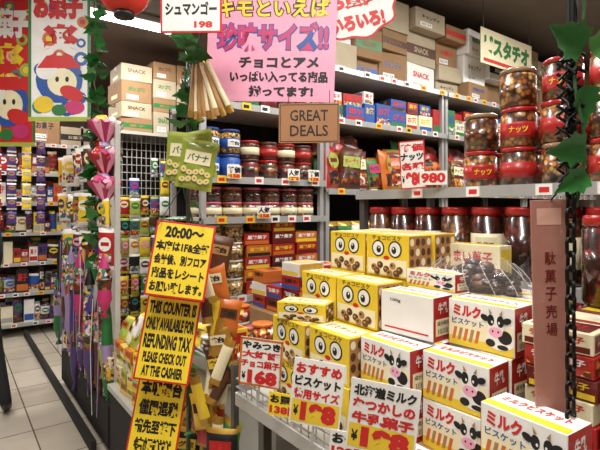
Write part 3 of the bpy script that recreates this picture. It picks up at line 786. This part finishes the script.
for i in range(24):
    y = 2.98+i*.06; c = rc([PURP, PURP, PURP, LILAC, LIME, SILV, BLK, HOT, GRN, BRN]); ln = ru(.35, .85)
    xx = .765+ru(-.04, .05); zt = rc([1.25, 1.2, 1.1, .95]); rw = ru(.7, 1.1)
    o.lathe([(.004, zt), (.012, zt-.03), (.04*rw, zt-.12), (.05*rw, zt-ln*.45), (.042*rw, zt-ln*.6), (.047*rw, zt-ln*.75), (.02, zt-ln*.9), (.008, zt-ln*.93), (.028, zt-ln)], [c, c, rc([c, PR3]), rc([c, PR4, LILAC]), rc([c, CANDY, c]), c, c, c], T((xx, y, 0)) @ R(ru(-3, 3), 'X'), 10)
    if i % 2:
        yy = y; o.tube([(.725, yy, zt-.03), (.72+ru(-.01, .01), yy+ru(-.02, .02), zt-ln*.5), (.725, yy+ru(-.04, .04), zt-ln-ru(0, .1))], .003, rc([WHITE, LILAC, LILAC, PURP]), 4)
o.finish('hanging_net_bags')
o = MB()
for i in range(16):
    y = 3.0+i*.09
    for zt in (1.35, 1.62, 1.95):
        o.bag(T((.79+ru(-.03, .02), y, zt-.25+ru(-.04, .02))) @ R(-60+ru(-30, 30)) @ R(ru(-6, 6), 'Y'), ru(.08, .12), ru(.18, .26), .04, rc([RED, WHITE, YEL, DRED, GRN, CREAM, PURP, BLK, BRN]), rc(PAL), WHITE, pr=rc([None, PR1, PR3]))
o.finish('hanging_toy_packs')
o = MB()
for i in range(9):
    for j in range(4): carton(o, T((.78+ru(-.02, .02), 3.05+i*.15, .3+j*.07)) @ R(RZ+ru(-8, 8)), .13, .15, .066, rc([WHITE, CREAM, GRN, YEL]), rc([PR1, GRN, RED]), SRED, '菓子')
o.finish('aisle_low_cartons')
o = MB()
for (dz, c) in [(1.97, HOT), (1.78, RED), (1.61, HOT)]:
    for k in range(16):
        a = k*2.4; r = .075*math.sqrt((k+.5)/16)
        o.ball((.765+r*math.cos(a), 3.02+r*math.sin(a), dz+.03+.04*(1-r/.075)+ru(-.015, .015)), ru(.022, .036), rc([c, PINK, CANDY, YEL, c, WHITE, HOT]), 8, 6)
    vs = []; fs = []
    for k in range(25):
        a = 2*math.pi*k/24; rj = .1+.02*math.sin(6*a); vs += [(.765+rj*math.cos(a), 3.02+rj*math.sin(a), dz+.04+.015*math.cos(9*a)), (.765+.018*math.cos(a), 3.02+.018*math.sin(a), dz-.075)]
    for k in range(24): fs.append((2*k, 2*k+2, 2*k+3, 2*k+1))
    o.add(vs, fs, [PINK if (k//2) % 2 else c for k in range(24)], I4, True)
    o.lathe([(.018, dz-.075), (.04, dz-.11)], LILAC, T((.765, 3.02, 0)), 10)
o.finish('hanging_candy_bouquets')
o = MB(); prof = []
for i in range(23):
    a = -1.2+2.4*i/22; prof.append((.125*math.cos(a)+(.004 if i % 2 else 0), .12*math.sin(a)))
LAN = mat('lantern_red', '#c02c1c', .5, emit=.1)
Lm = T((.71, 2.45, 2.60)); o.lathe(prof, LAN, Lm, 24); o.lathe([(.05, .11), (.05, .135)], BLK, Lm, 16); o.lathe([(.05, -.135), (.05, -.11)], BLK, Lm, 16)
o.tube([(.71, 2.45, 2.73), (.71, 2.45, ZC)], .002, BLK, 5); o.text('祭', 0, 0, .11, .12, BLK, Lm @ R(-20), -.135, .04)
o.finish('paper_lantern')
def banner(name, M, w, h, base, seed):
    r = random.Random(seed); o = MB()
    o.box(-w/2, w/2, 0, .003, -h/2, h/2, base, M)
    o.rect(-w/2, -h/2, -w/2+.02, h/2, GRN, M, -.001); o.rect(w/2-.02, -h/2, w/2, h/2, GRN, M, -.001); o.rect(-w/2, -h/2, w/2, -h/2+.03, LIME, M, -.0012)
    for k in range(14):
        cx, cz, s_ = r.uniform(-.4, .4)*w, r.uniform(-.42, .45)*h, r.uniform(.05, .13)*w
        o.ell(cx, cz, s_, s_, r.choice([YEL, PINK, LIME, TEAL, HOT, BLUE, ORG]), M, -.0008-.0001*k, 14); o.ell(cx, cz, s_*.5, s_*.5, r.choice([WHITE, RED, YEL]), M, -.0024, 12)
    o.text('お菓子', -w*.02, h*.33, w*.8, h*.2, WHITE if base != WHITE else SRED, M, -.003, .08)
    o.text('楽', w*.02, h*.08, w*.6, h*.24, SRED if base == WHITE else YEL, M, -.003, .08)
    o.ell(0, -h*.2, w*.38, h*.17, BLUE, M, -.0034); o.ell(.02, -h*.22, w*.24, h*.1, CREAM, M, -.0038); o.ell(-w*.2, -h*.13, w*.18, h*.07, WHITE, M, -.004, 16, .5)
    o.ell(w*.2, -h*.3, w*.2, h*.05, SRED, M, -.0041, 16, -.4)
    for e in (-1, 1): o.ell(.02+e*w*.08, -h*.2, w*.03, h*.02, BLK, M, -.0044, 12)
    o.poly([(-w*.36, -h*.12), (w*.36, -h*.12), (w*.2, -h*.03), (-w*.2, -h*.03)], SRED, M, -.0046)
    o.ell(-w*.25, -h*.38, w*.16, h*.06, YEL, M, -.0038); o.ell(w*.25, -h*.4, w*.16, h*.05, HOT, M, -.004); o.ell(0, -h*.42, w*.12, h*.04, GRN, M, -.0048)
    o.lathe([(.008, -w/2-.02), (.008, w/2+.02)], WHITE, M @ T((0, 0, h/2)) @ R(90, 'Y'), 8)
    for e in (-1, 1):
        p = M @ Vector((e*w*.45, 0, h/2)); o.tube([p[:], (p[0], p[1], ZC)], .002, BLK, 5)
    o.finish(name)
banner('hanging_banner', T((.6, 3.55, 2.56)) @ R(-36), .42, .95, WHITE, 1)
banner('hanging_banner', T((.34, 4.1, 2.5)) @ R(-36), .42, 1.1, SRED, 2)
banner('hanging_banner', T((.3, 5.6, 2.7)) @ R(-30), .6, .8, SRED, 3)

# ------------------------------------------------------------ passer-by (mostly outside the frame)
P = empty('passerby', (.055, -.05, 0))
J = {'pel': (.05, 4.1, .93, .13), 'sp': (.05, 4.11, 1.15, .135), 'ch': (.05, 4.12, 1.34, .15), 'nk': (.05, 4.13, 1.5, .055), 'hd': (.05, 4.15, 1.58, .07), 'hd2': (.05, 4.16, 1.68, .085), 'hd3': (.05, 4.15, 1.75, .06),
     'hR': (.15, 4.1, .88, .09), 'kR': (.2, 4.12, .5, .062), 'aR': (.265, 3.98, .11, .042), 'tR': (.28, 4.1, .035, .035), 't2R': (.285, 4.17, .03, .025),
     'hL': (-.05, 4.1, .88, .09), 'kL': (-.06, 4.3, .5, .062), 'aL': (-.06, 4.38, .1, .042), 'tL': (-.06, 4.5, .035, .035), 't2L': (-.06, 4.57, .03, .025),
     'sR': (.19, 4.12, 1.42, .06), 'eR': (.22, 4.08, 1.15, .042), 'wR': (.2, 4.2, .95, .028), 'mR': (.2, 4.24, .88, .03),
     'sL': (-.1, 4.12, 1.42, .06), 'eL': (-.14, 4.08, 1.15, .042), 'wL': (-.12, 4.2, .95, .028), 'mL': (-.12, 4.24, .88, .03)}
E = [('pel', 'sp'), ('sp', 'ch'), ('ch', 'nk'), ('nk', 'hd'), ('hd', 'hd2'), ('hd2', 'hd3')]
for s in 'RL': E += [('pel', 'h'+s), ('h'+s, 'k'+s), ('k'+s, 'a'+s), ('a'+s, 't'+s), ('t'+s, 't2'+s), ('ch', 's'+s), ('s'+s, 'e'+s), ('e'+s, 'w'+s), ('w'+s, 'm'+s)]
for s in 'RL':
    m_ = J['m'+s]
    for q in range(4):
        dy = -.024+.016*q
        J[f'f{q}a{s}'] = (m_[0]+.0, m_[1]+dy+.005, m_[2]-.035, .009); J[f'f{q}b{s}'] = (m_[0]-.01, m_[1]+dy+.012, m_[2]-.07+.006*abs(q-1.5), .008)
        E += [('m'+s, f'f{q}a{s}'), (f'f{q}a{s}', f'f{q}b{s}')]
    J['th'+s] = (m_[0]-.02, m_[1]+.04, m_[2]-.01, .01); J['th2'+s] = (m_[0]-.025, m_[1]+.05, m_[2]-.04, .008); E += [('w'+s, 'th'+s), ('th'+s, 'th2'+s)]
keys = list(J); me = bpy.data.meshes.new('body'); me.from_pydata([J[k][:3] for k in keys], [(keys.index(a), keys.index(c)) for a, c in E], [])
ob = bpy.data.objects.new('body', me); sc.collection.objects.link(ob)
sk = ob.modifiers.new('Skin', 'SKIN'); ob.modifiers.new('Sub', 'SUBSURF').levels = 2
for i, k in enumerate(keys):
    me.skin_vertices[0].data[i].radius = (J[k][3], J[k][3]); me.skin_vertices[0].data[i].use_root = (k == 'pel')
bpy.context.view_layer.update()
m2 = bpy.data.meshes.new_from_object(ob.evaluated_get(bpy.context.evaluated_depsgraph_get()))
bpy.data.objects.remove(ob)
SKIN = mat('skin', '#c89878', .5); HAIR = mat('hair', '#1c1512', .6); COAT = mat('jacket_navy', '#1f2430', .8); TROU = mat('trousers_black', '#17171a', .85); SHOE = mat('shoe_black', '#101010', .5)
for m_ in (COAT, TROU, SHOE, SKIN, HAIR): m2.materials.append(m_)
for p in m2.polygons:
    c = p.center; p.use_smooth = True
    if c.z < .1: p.material_index = 2
    elif c.z < .98 and abs(c.x-.05) < .135 or c.z < .84: p.material_index = 1
    elif c.z < .96: p.material_index = 3
    elif c.z > 1.5: p.material_index = 4 if (c.z > 1.66 or c.y < 4.13) and c.z > 1.56 else 3
ob = bpy.data.objects.new('body', m2); sc.collection.objects.link(ob); ob.parent = P
o = MB()
for e in (-1, 1):
    o.ball((.05+e*.032, 4.235, 1.665), .012, WHITE, 8, 6); o.ball((.05+e*.032, 4.245, 1.665), .006, BLK, 8, 6); o.ball((.05+e*.088, 4.15, 1.65), .022, SKIN, 8, 6, (.5, 1, 1.4))
o.ball((.05, 4.25, 1.635), .014, SKIN, 8, 6, (1, 1.2, 1.5)); o.ball((.05, 4.235, 1.6), .018, mat('lips', '#9a5048', .5), 8, 6, (1.2, .5, .4))
o.finish('face', P)

# ------------------------------------------------------------ world + camera
w = bpy.data.worlds.new('World'); sc.world = w; w.use_nodes = True
w.node_tree.nodes['Background'].inputs[0].default_value = (.8, .85, 1, 1); w.node_tree.nodes['Background'].inputs[1].default_value = .3
cd = bpy.data.cameras.new('Camera'); cam = bpy.data.objects.new('Camera', cd); sc.collection.objects.link(cam)
cd.sensor_width = 36; cd.lens = 36*470/600; cd.shift_y = -.03; cd.clip_start = .02
cam.location = (0, 0, 1.5); cam.rotation_euler = (math.radians(90), 0, math.radians(-36.7))
sc.camera = cam
